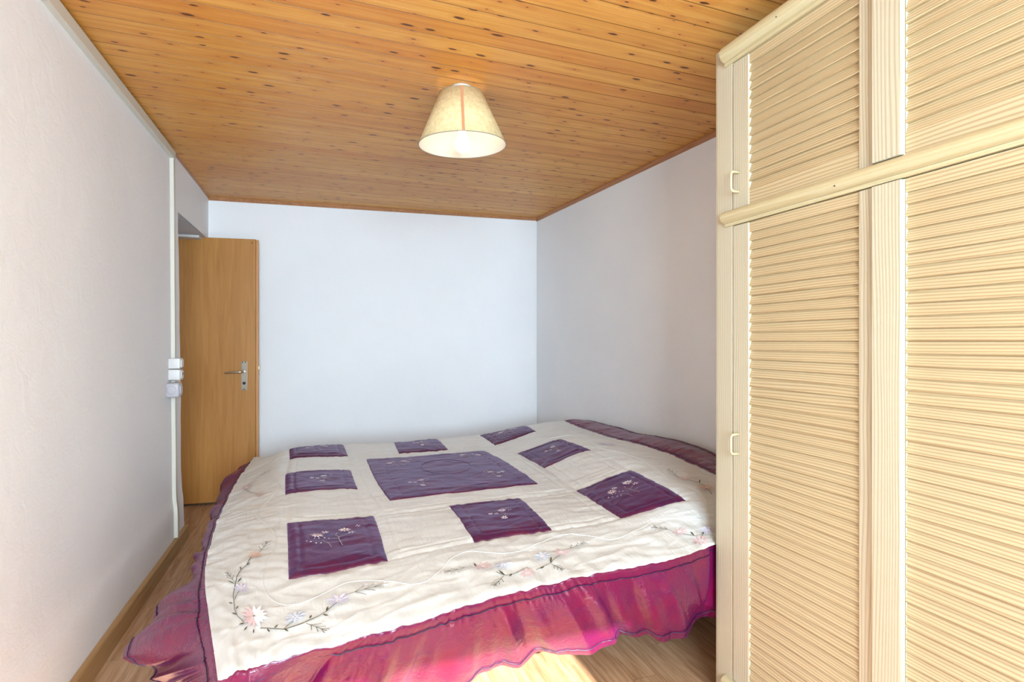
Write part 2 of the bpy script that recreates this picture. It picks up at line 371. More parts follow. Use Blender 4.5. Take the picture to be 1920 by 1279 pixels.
# front wall (behind the camera) with the window that lets the daylight in
mb = MB()
mb.box((UL - 0.56, YF - 0.25, -0.02), (WX0, YF, H + 0.02)); mb.box((WX1, YF - 0.25, -0.02), (2.5, YF, H + 0.02))
mb.box((WX0, YF - 0.25, WZ1), (WX1, YF, H + 0.02)); mb.box((WX0, YF - 0.25, -0.02), (WX1, YF, WZ0))
tag(mb.build('wall_front', 'wall'), kind='structure')
wf = MB()
for x0, x1, z0, z1 in ((WX0, WX0 + 0.05, WZ0, WZ1), (WX1 - 0.05, WX1, WZ0, WZ1), (WX0 + 0.05, WX1 - 0.05, WZ0, WZ0 + 0.06), (WX0 + 0.05, WX1 - 0.05, WZ1 - 0.05, WZ1), ((WX0 + WX1) / 2 - 0.03, (WX0 + WX1) / 2 + 0.03, WZ0 + 0.06, WZ1 - 0.05)):
    wf.box((x0, YF - 0.16, z0), (x1, YF - 0.10, z1), 0.004)
wfo = tag(wf.build('window_1', 'white_plastic'), kind='structure')
# coves, thin dark wooden strips under the ceiling
def strip(name, a, b, nrm, h=0.022, t=0.014, mat='cove'):
    a, b, nrm = map(np.array, (a, b, nrm)); mb = MB(); prof = [(0, 0), (t, 0), (t, -h * 0.25), (t * 0.35, -h), (0, -h)]
    mb.prism([(a[0] + nrm[0] * p, a[1] + nrm[1] * p, H + q) for p, q in prof], (b[0] - a[0], b[1] - a[1], 0))
    return tag(mb.build(name, mat), kind='structure')
strip('trim_3', RB, LB, -bnorm)
rn = np.array([rdir[1], -rdir[0]]); rn = rn if rn[0] < 0 else -rn
strip('trim_4', RB, R1 + rdir * 2.0, rn, 0.028)
strip('trim_5', (UL, 4.56), (UL, YF), (1, 0), 0.010, 0.012)
# baseboard along the left wall
mb = MB(); prof = [(0.0, 0), (0.026, 0), (0.026, 0.078), (0.022, 0.083), (0.0, 0.085)]
mb.prism([(UL + 0.002 + p, YF, z) for p, z in prof], (0, 3.79 - YF, 0)); tag(mb.build('baseboard_left', 'board'), kind='structure')
a = BL; 
# ------------------------------------------------------------------ room door, standing open against the back wall
dn = math.radians(1.3)                       # door plane: free edge slightly nearer to the camera
hx, hy = -1.315, 4.545; fx, fy = -0.452, 4.452
dd = np.array([fx - hx, fy - hy]); dl = np.linalg.norm(dd); dd /= dl; dp = np.array([-dd[1], dd[0]])
def dpt(a, d, z): p = np.array([fx, fy]) + dd * a + dp * d; return (p[0], p[1], z)      # a<0 towards hinge, d>0 towards wall
def dbox(mb, a0, a1, d0, d1, z0, z1, bev=0.0):
    t = MB().box((a0, d0, z0), (a1, d1, z1), bev); mb.add([dpt(*p) for p in t.v], t.f); return mb
door = empty('door_1', dpt(-dl / 2, 0.02, 0.018), kind='structure')
dbox(MB(), -dl, 0.0, 0.0, 0.038, 0.018, 1.957, 0.0015).build('door_leaf', 'door', door)
dbox(MB(), 0.0005, 0.016, 0.012, 0.042, 0.02, 1.955, 0.0015).build('door_edge', 'dooredge', door)
dbox(MB(), 0.014, 0.024, 0.016, 0.034, 0.985, 1.015, 0.002).build('latch', 'brass', door)
hz = HC - (690 - 639) / F * 4.05
pl = MB(); dbox(pl, -0.098, -0.058, -0.006, -0.0005, 0.835, 1.050, 0.0025)
plate = pl.build('door_plate', 'steel', door)
dbox(MB(), -0.062, -0.055, -0.0105, -0.0005, 0.835, 1.050, 0.002).build('plate_rib', 'steel', plate)
kh = MB(); c0 = Vector(dpt(-0.077, -0.009, 0.888)); kh.lathe([(0.0, 0.004), (0.009, 0.004), (0.011, 0.0), (0.011, -0.006)], c0, 20, Vector((-dp[0], -dp[1], 0))); kh.build('keyhole', 'dark', plate)
sc = MB()
for a_, z_ in ((-0.088, 1.043), (-0.068, 1.043), (-0.077, 0.845)): sc.lathe([(0, 0.002), (0.004, 0.001), (0.004, -0.002)], Vector(dpt(a_, -0.006, z_)), 12, Vector((-dp[0], -dp[1], 0)))
sc.build('plate_screw', 'dark', plate)
hd = MB(); hd.tube([dpt(-0.077, -0.004, 0.974), dpt(-0.077, -0.042, 0.974), dpt(-0.080, -0.050, 0.974), dpt(-0.100, -0.054, 0.973), dpt(-0.15, -0.055, 0.971), dpt(-0.188, -0.055, 0.968), dpt(-0.198, -0.054, 0.967)],
    [0.009, 0.009, 0.0085, 0.0075, 0.007, 0.006, 0.003], 12); hd.build('door_handle', 'steel', door, True)
bs = MB(); bs.lathe([(0, 0.001), (0.004, 0.001), (0.004, -0.001)], Vector(dpt(-0.022, -0.001, 1.93)), 12, Vector((-dp[0], -dp[1], 0))); bs.build('corner_hole', 'dark', door)

# ------------------------------------------------------------------ cable trunking, switches, socket
def ty(z): return 3.525 - 0.065 * z / 2.2
mb = MB(); n = 60; v = []; 
for i in range(n + 1):
    z = 0.09 + (2.215 - 0.09) * i / n; y = ty(z); u0 = left_u(y, z) - 0.004
    v += [(u0, y, z), (u0 + 0.023, y, z), (u0 + 0.023, y + 0.034, z), (u0, y + 0.034, z)]
f = [(0, 1, 2, 3)]
for i in range(n):
    for k in range(4): f.append((i * 4 + k, (i + 1) * 4 + k, (i + 1) * 4 + (k + 1) % 4, i * 4 + (k + 1) % 4))
f.append((n * 4 + 3, n * 4 + 2, n * 4 + 1, n * 4)); mb.add(v, f)
tr = empty('cable_trunking', (UL, 3.5, 0.09), 'upright cream cable trunking on left wall from ceiling to baseboard beside doorway', 'cable trunking')
mb.build('channel', 'cream_plastic', tr)
j = MB(); v = []
for i in range(n + 1):
    z = 0.095 + (2.21 - 0.095) * i / n; y = ty(z); u0 = left_u(y, z) - 0.002
    v += [(u0, y + 0.035, z), (u0 + 0.018, y + 0.035, z), (u0 + 0.018, y + 0.0375, z), (u0, y + 0.0375, z)]
j.add(v, f); j.build('lid_joint', 'joint', tr)
mb = MB(); mb.box((UL - 0.004, YF, 2.212), (UL + 0.022, 3.50, 2.2585), 0.003)
t2 = empty('cable_trunking', (UL, 1, 2.212), 'long cream cable trunking running under the ceiling along left wall', 'cable trunking')
mb.build('channel', 'cream_plastic', t2)
MB().box((UL - 0.002, YF, 2.2585), (UL + 0.016, 3.50, 2.262)).build('lid_joint', 'joint', t2)
def wallbox(name, label, cat, z0, z1, y0, y1, th, mat, rocker, grp=None):
    r = empty(name, (UL, (y0 + y1) / 2, z0), label, cat, grp)
    MB().box((UL - 0.002, y0, z0), (UL + th, y1, z1), 0.006, 3).build('housing', mat, r, True)
    return r
s1 = wallbox('light_switch', 'upper white surface-mounted light switch on the upright trunking, above its twin', 'light switch', 1.047, 1.105, 3.435, 3.51, 0.056, 'white_plastic', True)
s2 = wallbox('light_switch', 'lower white surface-mounted light switch between its twin and the grey plug box', 'light switch', 0.984, 1.043, 3.435, 3.515, 0.056, 'white_plastic', True)
for s_, zz in ((s1, 1.076), (s2, 1.014)):
    MB().box((UL + 0.0545, 3.450, zz - 0.02), (UL + 0.0605, 3.500, zz + 0.02), 0.002).build('rocker', 'white_plastic', s_)
MB().box((UL + 0.0600, 3.472, 1.010), (UL + 0.0625, 3.480, 1.026), 0.0005).build('indicator', 'dark', s2)
s3 = empty('wall_socket', (UL, 3.45, 0.9), 'greyish socket box with rounded corners below the two white switches', 'socket')
MB().box((UL - 0.004, 3.385, 0.893), (UL + 0.062, 3.465, 0.972), 0.011, 4).build('housing', 'grey_plastic', s3, True)
MB().lathe([(0.0225, 0.001), (0.0225, -0.003), (0.0215, -0.003), (0.0215, 0.001)], (UL + 0.026, 3.3845, 0.934), 32, Vector((0, -1, 0)), True).build('side_ring', 'joint', s3)
MB().box((UL + 0.058, 3.402, 0.912), (UL + 0.0665, 3.45, 0.955), 0.004, 3).build('socket_insert', 'grey_plastic', s3, True)

# ------------------------------------------------------------------ ceiling lamp
LZ = 2.30; LX = (866 - 960) / F * LZ
lc = np.array([LX * CT + LZ * ST, -LX * ST + LZ * CT])
lamp = empty('ceiling_lamp', (lc[0], lc[1], H), 'lit ceiling lamp with conical parchment shade and tan ribbon', 'ceiling lamp')
camdir = Vector((lc[0], lc[1], 0)).normalized(); side = Vector((camdir.y, -camdir.x, 0))
ax = (Vector((0, 0, 1)) - camdir * math.tan(math.radians(2.6)) * -1 * -1 - side * 0.030).normalized()
zb, zt_ = 2.027, 2.238; rb, rt = 0.1845, 0.092; hh = zt_ - zb
base = Vector((lc[0], lc[1], zb)) + side * 0.003
q = Vector((0, 0, 1)).rotation_difference(ax)
sh = MB(); th_ = 0.0012
sh.lathe([(rb, 0), (rt, hh), (rt - th_, hh), (rb - th_, 0)], base, 96, ax, True); sh.build('lamp_shade', 'shade', lamp, True)
sho = [o for o in lamp.children if o.name.startswith('lamp_shade')][0]
ln = MB(); ln.lathe([(rb - 0.0018, 0.0006), (rt - 0.0018, hh - 0.001), (rt - 0.0026, hh - 0.001), (rb - 0.0026, 0.0006)], base, 96, ax, True); ln.build('lining', 'lining', sho, True)
# trim ring at the lower edge
rg = MB(); rg.tube([base + q @ Vector((rb * math.cos(a_ * 2 * PI / 96), rb * math.sin(a_ * 2 * PI / 96), 0)) for a_ in range(96)], 0.0016, 6, True); rg.build('rim', 'joint', sho, True)
rg = MB(); rg.tube([base + q @ Vector(((rt) * math.cos(a_ * 2 * PI / 64), (rt) * math.sin(a_ * 2 * PI / 64), hh)) for a_ in range(64)], 0.0014, 6, True); rg.build('rim', 'joint', sho, True)
# ribbon facing the camera
rv = []; rfc = []
a0 = math.atan2(-camdir.y, -camdir.x) 
for i in range(13):
    t = i / 12; rr = rb + (rt - rb) * t + 0.0016
    for da in (-1, 1):
        w_ = 0.0058 / rr; p = q @ Vector((rr * math.cos(a0 + 0.02 + da * w_), rr * math.sin(a0 + 0.02 + da * w_), hh * t)); rv.append(base + p)
    for da in (-1, 1):
        w_ = 0.0058 / rr; r2 = rr - 0.001; p = q @ Vector((r2 * math.cos(a0 + 0.02 + da * w_), r2 * math.sin(a0 + 0.02 + da * w_), hh * t)); rv.append(base + p)
for i in range(12):
    b0 = i * 4; b1 = b0 + 4
    rfc += [(b0, b0 + 1, b1 + 1, b1), (b0 + 2, b1 + 2, b1 + 3, b0 + 3), (b0, b1, b1 + 2, b0 + 2), (b0 + 1, b0 + 3, b1 + 3, b1 + 1)]
link('ribbon', [tuple(p) for p in rv], rfc, 'ribbon', sho)
# canopy, stem, socket, bulb
cn = MB(); cn.lathe([(0.0, 0.0), (0.045, 0.0), (0.045, -0.012), (0.03, -0.024), (0.0, -0.024)], (lc[0], lc[1], H), 40); cn.build('canopy', 'cream_plastic', lamp, True)
st = MB(); st.tube([(lc[0], lc[1], H - 0.02), tuple(base + q @ Vector((0, 0, hh - 0.05)))], 0.006, 12); st.build('stem', 'cream_plastic', lamp, True)
so_ = MB(); so_.lathe([(0.0, 0.165), (0.019, 0.165), (0.020, 0.10), (0.016, 0.062), (0.0, 0.062)], base, 28, ax); so_.build('lamp_holder', 'white_plastic', lamp, True)
fr = MB()
for k in range(3):
    an = k * 2 * PI / 3 + 0.6; fr.tube([base + q @ Vector((0.018 * math.cos(an), 0.018 * math.sin(an), 0.13)), base + q @ Vector(((rt + 0.006) * math.cos(an), (rt + 0.006) * math.sin(an), hh - 0.02))], 0.0013, 6)
fr.build('shade_carrier', 'steel', lamp, True)
bb = MB(); bp = []
for i in range(17):
    t = i / 16 * PI * 0.72; bp.append((0.034 * math.sin(t), 0.004 - 0.034 * math.cos(t)))
bp += [(0.019, 0.040), (0.0155, 0.052), (0.014, 0.064)]
bb.lathe(bp, base, 40, ax); bulb = bb.build('bulb', 'bulb', lamp, True)

# ------------------------------------------------------------------ wardrobe
UW = 1.256; WY1 = 1.511; SP = 0.0283
war = empty('wardrobe', (1.55, 0.5, 0), 'tall limed pine wardrobe with louvred doors filling the right side', 'wardrobe')
WTOP = 2.165; WY0 = -0.56; UBK = 1.885
cb_ = MB(); cb_.box((UW + 0.03, WY1 - 0.024, 0.02), (UBK, WY1 - 0.004, 2.13)); cb_.box((UW + 0.03, WY0, 0.02), (UBK, WY0 + 0.02, 2.13)); cb_.box((UW + 0.03, WY0 + 0.02, 2.10), (UBK, WY1 - 0.024, 2.13)); cb_.box((UBK - 0.01, WY0 + 0.02, 0.02), (UBK, WY1 - 0.024, 2.10)); cb_.box((UW + 0.03, WY0 + 0.02, 0.02), (UBK - 0.01, WY1 - 0.024, 0.045))
cb_.box((UW + 0.03, WY0 + 0.02, 1.575), (UBK - 0.01, WY1 - 0.024, 1.595))
cb_.build('carcass', 'pine_z', war)
# corner post with rounded edge
def post(y0, y1):
    pr = [(UW + 0.045, y1 - 0.001), (UW + 0.020, y1 - 0.001), (UW + 0.008, y1 - 0.005), (UW + 0.001, y1 - 0.014), (UW, y1 - 0.024), (UW, y0 + 0.001), (UW + 0.001, y0), (UW + 0.045, y0)]
    mb = MB(); mb.prism([(a_, b_, 0.0) for a_, b_ in pr], (0, 0, WTOP)); return mb
post(WY1 - 0.090, WY1).build('corner_post', 'pine_z', war)
post(WY0, WY0 + 0.09).build('corner_post', 'pine_z', war)
# plinth and mouldings
MB().box((UW + 0.015, WY0 + 0.09, 0.0), (UW + 0.035, WY1 - 0.09, 0.085)).build('plinth', 'plinth', war)
def mould(name, zc, rz, ru, y0, y1, lip):
    mb = MB(); pr = []
    for i in range(13):
        a_ = -PI / 2 + PI * i / 12; pr.append((UW - 0.002 - ru * math.cos(a_), zc + rz * math.sin(a_)))
    pr = [(UW + 0.02, zc - rz - lip), (UW - 0.006, zc - rz - lip), (UW - 0.006, zc - rz)] + pr + [(UW + 0.02, zc + rz)]
    mb.prism([(a_, y0, b_) for a_, b_ in pr], (0, y1 - y0, 0)); 
    # rounded left end
    return mb.build(name, 'pine_smooth', war, False)
yl = WY1 - 0.062
mo = mould('crown_moulding', 2.135, 0.027, 0.026, WY0 + 0.05, yl, 0.012)
mo = mould('middle_moulding', 1.602, 0.020, 0.024, WY0 + 0.05, yl, 0.010)
mo = mould('base_moulding', 0.088, 0.018, 0.020, WY0 + 0.05, yl, 0.0)
for (sx, sy) in ((0, 0),):
    pass
def louvre_door(y1, y0, z0, z1, proud, ls, rs, handle, hz, lbl=None):
    """y1 = far edge, y0 = near edge"""
    dr = empty('door', (UW, (y0 + y1) / 2 - 0, 0)); dr.parent = war; dr.location = (UW - war.location.x, (y0 + y1) / 2 - war.location.y, z0)
    uf = UW - 0.001
    g = 0.004
    MB().box((uf, y1 - ls, z0), (uf + 0.022, y1 - g, z1), 0.002).build('stile', 'pine_z', dr)
    nearst = MB().box((uf, y0 + g * 0.3, z0), (uf + 0.022, y0 + rs, z1), 0.002).build('stile', 'pine_z', dr)
    # slats
    sl_ = MB(); n_ = int(round((z1 - z0) / SP)) - 1; top = z1 - 0.030; z = top
    ya, yb = y0 + rs - 0.001, y1 - ls + 0.001
    MB().box((uf + 0.003, ya, z1 - 0.031), (uf + 0.018, yb, z1 - 0.0005)).build('rail', 'pine_y2', dr)
    while z - SP > z0 + 0.02:
        zb_ = z - SP
        pr = [(uf + 0.0150, z + 0.004), (uf + 0.0120, z), (uf + 0.0028, zb_ + 0.0045), (uf + 0.0012, zb_ + 0.0022), (uf + 0.0028, zb_ + 0.0004), (uf + 0.019, zb_ + 0.0002), (uf + 0.0195, z + 0.004)]
        sl_.prism([(a_, ya, b_) for a_, b_ in pr], (0, yb - ya, 0)); z = zb_
    sl_.build('louvre_panel', 'pine_y2', dr)
    MB().box((uf + 0.003, ya, z0 + 0.0005), (uf + 0.018, yb, z + 0.001)).build('rail', 'pine_y2', dr)
    if handle:
        hy_ = y1 - 0.030 if handle == 'far' else y0 + 0.03
        hb = MB(); pts = []
        L = 0.031; D = 0.030
        pts = [(uf + 0.002, hy_, hz + L)]
        for i in range(7): a_ = PI / 2 * i / 6; pts.append((uf - D + 0.011 - 0.011 * math.sin(a_), hy_, hz + L - 0.011 + 0.011 * math.cos(a_)))
        for i in range(7): a_ = PI / 2 * i / 6; pts.append((uf - D + 0.011 - 0.011 * math.cos(a_), hy_, hz - L + 0.011 - 0.011 * math.sin(a_)))
        pts.append((uf + 0.002, hy_, hz - L)); hb.tube(pts, 0.0038, 10); hb.build('handle', 'pine_smooth', dr, True)
    if proud:
        MB().box((UW - 0.012, y1 - ls, z0 + 0.0005), (UW + 0.0055, y1 + 0.000, z1 - 0.001), 0.003).build('cover_stile', 'pine_z', dr)
    return dr
ZU0, ZU1, ZL0, ZL1 = 1.6235, 2.094, 0.108, 1.570
yd = [WY1 - 0.0905, 0.9425, 0.468, -0.0, -0.47]
for i in range(4):
    far, near = yd[i], yd[i + 1]
    pr_ = i in (1, 3)
    for z0, z1, hz_ in ((ZU0, ZU1, 1.705), (ZL0, ZL1, 0.873)):
        louvre_door(far, near, z0, z1, pr_, 0.072, 0.040 if not pr_ else 0.06, 'far' if i in (0, 2) else None, hz_)
# tiny nail heads in the mouldings
for y_, z_ in ((1.215, 2.127), (1.05, 2.143), (1.03, 1.594)):
    nl = MB(); nl.lathe([(0, 0.0008), (0.002, 0.0005), (0.002, -0.002)], (UW - 0.0268 if z_ > 2 else UW - 0.0245, y_, z_), 8, Vector((-1, 0, 0)))
    nl.build('nail', 'gap', war)

# ------------------------------------------------------------------ bed under the spread
bed = empty('bed', (0.8, 2.45, 0), 'double bed hidden under the patchwork bedspread', 'bed')
MB().box((-0.14, 1.60, 0.30), (1.72, 3.44, 0.515), 0.04, 4).build('mattress', 'mattress', bed, True)
MB().box((-0.10, 1.80, 0.20), (1.70, 3.42, 0.298), 0.01).build('frame', 'bedframe', bed)
for x_ in (-0.06, 1.58):
    for y_ in (2.55, 3.30): MB().box((x_, y_, 0.0), (x_ + 0.06, y_ + 0.06, 0.202), 0.004).build('leg', 'bedframe', bed)

# ------------------------------------------------------------------ bedspread surface
SC = np.array([-.42, -.10, .19, .46, .75, 1.03, 1.30, 1.62]); TR = np.array([1.20, 1.60, 2.05, 2.45, 2.80, 3.15, 3.45, 3.78])
PX = {}
def setp(r, c, x, y, z): PX[(r, c)] = at(x, y, z)
blk = {(1, 1): [(538.5, 981.8), (700.5, 969.6), (727, 1052), (541.7, 1087.3)], (3, 1): [(535.9, 889.9), (657.6, 882), (670.6, 918), (535.2, 927.7)],
       (5, 1): [(543, 844.6), (642.7, 834.7), (652.3, 855.5), (543, 860.2)], (1, 3): [(841.7, 950.6), (971.4, 935.5), (1034, 996), (889.3, 1017)],
       (5, 3): [(737.5, 832), (816.4, 824.3), (839.8, 843.8), (747.9, 850.8)], (1, 5): [(1081, 920), (1182.6, 881.6), (1284.9, 938.3), (1165.6, 973.2)],
       (3, 5): [(970.3, 850.8), (1053.6, 824.8), (1107.6, 844.3), (1021, 878)], (5, 5): [(899.7, 817), (984.6, 800), (1004.7, 809), (928.6, 835)]}
ZC = {1: .56, 2: .56, 3: .56, 4: .56, 5: .573, 6: .635}
ZX = {(1, 1): .553, (1, 2): .553, (1, 3): .553, (1, 4): .553, (6, 6): .615, (5, 6): .628, (5, 5): .56, (6, 5): .575, (4, 6): .643, (3, 6): .65, (1, 6): .605, (2, 6): .637, (1, 5): .572}
for (r, c), q_ in blk.items():
    for (dr_, dc_), p in zip(((1, 0), (1, 1), (0, 1), (0, 0)), q_):
        setp(r + dr_, c + dc_, p[0], p[1], ZX.get((r + dr_, c + dc_), ZC[c + dc_]))
for r in (3, 4):
    for c in (3, 4):
        w = (c - 2) / 3 if False else (SC[c] - SC[2]) / (SC[5] - SC[2]); h_ = PX[(r, 2)] * (1 - w) + PX[(r, 5)] * w
        w2 = (TR[r] - TR[2]) / (TR[5] - TR[2]); v_ = PX[(2, c)] * (1 - w2) + PX[(5, c)] * w2; PX[(r, c)] = (h_ + v_) / 2
zl = .475
for r, (x, y, z) in {6: (466, 872, zl), 5: (451, 892, zl), 4: (437, 915, zl), 3: (415, 960, zl), 2: (397, 1010, zl), 1: (384, 1085, .48)}.items(): setp(r, 0, x, y, z)
setp(0, 0, 407, 1274, .50)
for c, (x, y) in {1: (545, 1233), 2: (766, 1171), 3: (957, 1113), 4: (1117, 1077), 5: (1268, 1047)}.items(): setp(0, c, x, y, .522)
PX[(0, 6)] = np.array([1.36, 1.545, .50]); PX[(0, 7)] = np.array([1.62, 1.57, .50])
for r, (x, y, z) in {6: (1053.6, 790, .64), 5: (1085, 801, .64), 4: (1145, 820, .645), 3: (1222, 840, .645), 2: (1293, 868, .63)}.items(): setp(r, 7, x, y, z)
PX[(1, 7)] = np.array([1.63, 1.74, .585])
for c in range(8):
    p = PX[(6, c)].copy(); p[1] += 0.24; p[2] = .47 if c < 5 else .50; PX[(7, c)] = p
NET = np.array([[PX[(r, c)] for c in range(8)] for r in range(8)])
def hermite(knots, x):
    """matrix of weights (len(x), len(knots)) for cubic interpolation"""
    n = len(knots); I = np.eye(n); d = np.zeros((n, n))
    for i in range(n):
        if i == 0: d[i] = (I[1] - I[0]) / (knots[1] - knots[0])
        elif i == n - 1: d[i] = (I[-1] - I[-2]) / (knots[-1] - knots[-2])
        else:
            h0, h1 = knots[i] - knots[i - 1], knots[i + 1] - knots[i]
            d[i] = ((I[i] - I[i - 1]) / h0 * h1 + (I[i + 1] - I[i]) / h1 * h0) / (h0 + h1)
    x = np.clip(x, knots[0], knots[-1]); k = np.clip(np.searchsorted(knots, x, 'right') - 1, 0, n - 2)
    h = (knots[k + 1] - knots[k]); t = ((x - knots[k]) / h)[:, None]; h = h[:, None]
    return (2 * t**3 - 3 * t**2 + 1) * I[k] + (t**3 - 2 * t**2 + t) * h * d[k] + (-2 * t**3 + 3 * t**2) * I[k + 1] + (t**3 - t**2) * h * d[k + 1]
def surf(s, t):
    s, t = np.atleast_1d(s).astype(float), np.atleast_1d(t).astype(float)
    return np.einsum('nr,nc,rck->nk', hermite(TR, t), hermite(SC, s), NET)
PATCHES = [('corner', SC[1], SC[2], TR[1], TR[2]), ('', SC[1], SC[2], TR[3], TR[4]), ('', SC[1], SC[2], TR[5], TR[6]), ('', SC[3], SC[4], TR[1], TR[2]),
           ('', SC[3], SC[4], TR[5], TR[6]), ('', SC[5], SC[6], TR[1], TR[2]), ('', SC[5], SC[6], TR[3], TR[4]), ('', SC[5], SC[6], TR[5], TR[6]), ('big', .275, .905, 2.215, 3.0)]
def vn(x, y, z=0.0):
    return np.array([noise.noise(Vector((a_, b_, z))) for a_, b_ in zip(np.ravel(x), np.ravel(y))])
def disp(s, t):
    """quilting relief in metres"""
    s, t = np.ravel(s), np.ravel(t)
    d = np.full(len(s), 9.0); along = np.zeros(len(s))
    ins = (s > SC[1] - .01) & (s < SC[6] + .01) & (t > TR[1] - .01) & (t < TR[6] + .01)
    for k in (1, 2, 5, 6):
        q_ = np.where(ins, abs(s - SC[k]), 9); m_ = q_ < d; d = np.where(m_, q_, d); along = np.where(m_, t, along)
    for k in (1, 2, 5, 6):
        q_ = np.where(ins, abs(t - TR[k]), 9); m_ = q_ < d; d = np.where(m_, q_, d); along = np.where(m_, s, along)
    e = np.minimum.reduce([s - SC[0], SC[7] - s, t - TR[0], TR[7] - t])
    far = np.where(ins, 0, 1)
    o_ = np.maximum(np.maximum(SC[1] - s, s - SC[6]), np.maximum(TR[1] - t, t - TR[6]))
    d2 = np.where(ins, d, np.minimum(abs(o_), e)); along2 = np.where(ins, along, np.where((np.maximum(SC[1] - s, s - SC[6]) > np.maximum(TR[1] - t, t - TR[6])), t, s))
    puff = 0.006 * (1 - np.exp(-d2 / 0.018))
    puck = np.exp(-d2 / 0.04) * 0.0036 * vn(along2 * 42, d2 * 5, 1.0)
    n1 = vn(s * 5 + t * 2, t * 9, 5.0) * 0.0035 + vn(s * 14 - t * 5, t * 22 + s * 6, 9.0) * 0.0026 + np.maximum(0, .25 - abs(vn(s * 6 + t * 5, t * 14 - s * 4, 15.0))) * 0.006
    fold = np.where(t < TR[1], (TR[1] - t) / .4, 0) * 0.006 * vn(s * 19 + t * 3.0, t * 2.2, 12.0)
    fold += np.where(s < SC[1], (SC[1] - s) / .3, 0) * 0.006 * vn(s * 3.0 + t * 3, t * 13 - s * 9, 14.0)
    puff = puff - np.where(ins, 0.0028 * np.exp(-((d - .042) / .0045) ** 2), 0)
    return puff + puck + n1 + fold
def patch_disp(s, t):
    s, t = np.ravel(s), np.ravel(t); out = np.zeros(len(s))
    for nm, a_, b_, c_, d_ in PATCHES:
        e = np.minimum.reduce([s - a_, b_ - s, t - c_, d_ - t]); ok = e > -1e-6
        ins = 0.058 if nm == 'big' else 0.036
        h_ = 0.0018 + 0.0035 * (1 - np.exp(-np.maximum(e, 0) / 0.012)) - 0.0035 * np.exp(-((e - ins) / 0.0035) ** 2)
        al = np.where(np.minimum(s - a_, b_ - s) < np.minimum(t - c_, d_ - t), t, s)
        h_ += np.exp(-np.maximum(e, 0) / 0.03) * 0.0016 * vn(al * 70, e * 8, 3.0)
        out = np.where(ok, h_, out)
    return out
def place(s, t, off=0.0, patch=True):
    s, t = np.ravel(np.asarray(s, float)), np.ravel(np.asarray(t, float)); e = 0.004
    P = surf(s, t); A = surf(s + e, t) - surf(s - e, t); B = surf(s, t + e) - surf(s, t - e)
    N = np.cross(A, B); N /= np.maximum(np.linalg.norm(N, axis=1), 1e-9)[:, None]
    h_ = disp(s, t) + off + (patch_disp(s, t) if patch else 0)
    return P + N * h_[:, None]
def gridfaces(nr, nc):
    i = np.arange(nr - 1)[:, None] * nc + np.arange(nc - 1)[None]; i = i.ravel(); return np.stack([i, i + 1, i + nc + 1, i + nc], 1)
spread = empty('bedspread', (0.8, 2.4, 0.5), 'cream satin patchwork bedspread with purple embroidered squares and burgundy ruffle', 'bedspread')
ss = np.linspace(SC[0], SC[7], 330); tt = np.linspace(TR[0], TR[7], 400)
S_, T_ = np.meshgrid(ss, tt); V_ = place(S_, T_, 0, False)
cream = link('cream_top', V_, gridfaces(len(tt), len(ss)), 'cream', spread, True)
for nm, a_, b_, c_, d_ in PATCHES:
    ns, nt = (110, 130) if nm == 'big' else (60, 70)
    e = 1e-5
    S_, T_ = np.meshgrid(np.linspace(a_ + e, b_ - e, ns), np.linspace(c_ + e, d_ - e, nt)); V_ = place(S_, T_, 0.001, True)
    fc = gridfaces(nt, ns).tolist(); n0 = len(V_)
    # turned-under rim
    ring = [i for i in range(ns)] + [r * ns + ns - 1 for r in range(1, nt)] + [(nt - 1) * ns + i for i in range(ns - 2, -1, -1)] + [r * ns for r in range(nt - 2, 0, -1)]
    low = V_[ring].copy(); low[:, 2] -= 0.006; V2 = np.vstack([V_, low]); L_ = len(ring)
    fc += [(ring[k], n0 + k, n0 + (k + 1) % L_, ring[(k + 1) % L_]) for k in range(L_)]
    o = link('purple_patch', V2, fc, 'plum', spread, True)
    if nm == 'big': o['label'] = 'large purple centre panel'

# ------------------------------------------------------------------ ruffle around the spread
def W3(*p): return np.array(p, float)
STN = []   # (s, t on the cream edge, hem point)
def ad(s_, t_, Hm=None, rel=None):
    p = surf(s_, t_)[0]; STN.append((s_, t_, p + W3(*rel) if rel else Hm))
for k in range(7, -1, -1): ad(SC[k], TR[7], rel=(0, 0.03, -.22))
ad(SC[0], 3.62, rel=(-.10, .06, -.18))
L_h = [(440, 893, .36), (406, 939, .29), (414, 966, .26), (404, 992, .27), (386, 1037, .27), (366, 1094, .28), (325, 1132, .27), (278, 1182, .26), (230, 1228, .26), (262, 1251, .22), (300, 1273, .19)]
L_t = [TR[6], 3.15, 2.8, 2.45, 2.05, 1.66, 1.57, 1.48, 1.40, 1.32, 1.26]
for t_, h_ in zip(L_t, L_h): ad(SC[0], t_, at(*h_))
ad(SC[0], TR[0], W3(-.34, 1.44, .17)); ad(-.36, TR[0], W3(-.25, 1.37, .17)); ad(-.25, TR[0], W3(-.12, 1.27, .17))
N_h = [(545, 1370, .19), (640, 1350, .19), (730, 1322, .19), (815, 1292, .21), (905, 1268, .22), (1000, 1238, .22), (1075, 1233, .22), (1130, 1208, .235), (1163, 1191, .24), (1237, 1204, .22), (1285, 1182, .22), (1313, 1157, .23)]
N_t = [(640, 1205), (720, 1183), (790, 1163), (845, 1147), (905, 1130), (955, 1114), (1015, 1100), (1070, 1087), (1115, 1077), (1190, 1063), (1240, 1053), (1280, 1045)]
sg = np.linspace(SC[0], SC[7], 900); eg = surf(sg, np.full(900, TR[0])); Zg = eg[:, 0] * ST + eg[:, 1] * CT; xg = 960 + F * (eg[:, 0] * CT - eg[:, 1] * ST) / Zg
for (x, y), h_ in zip(N_t, N_h): ad(sg[np.argmin(abs(xg - x))], TR[0], at(*h_))
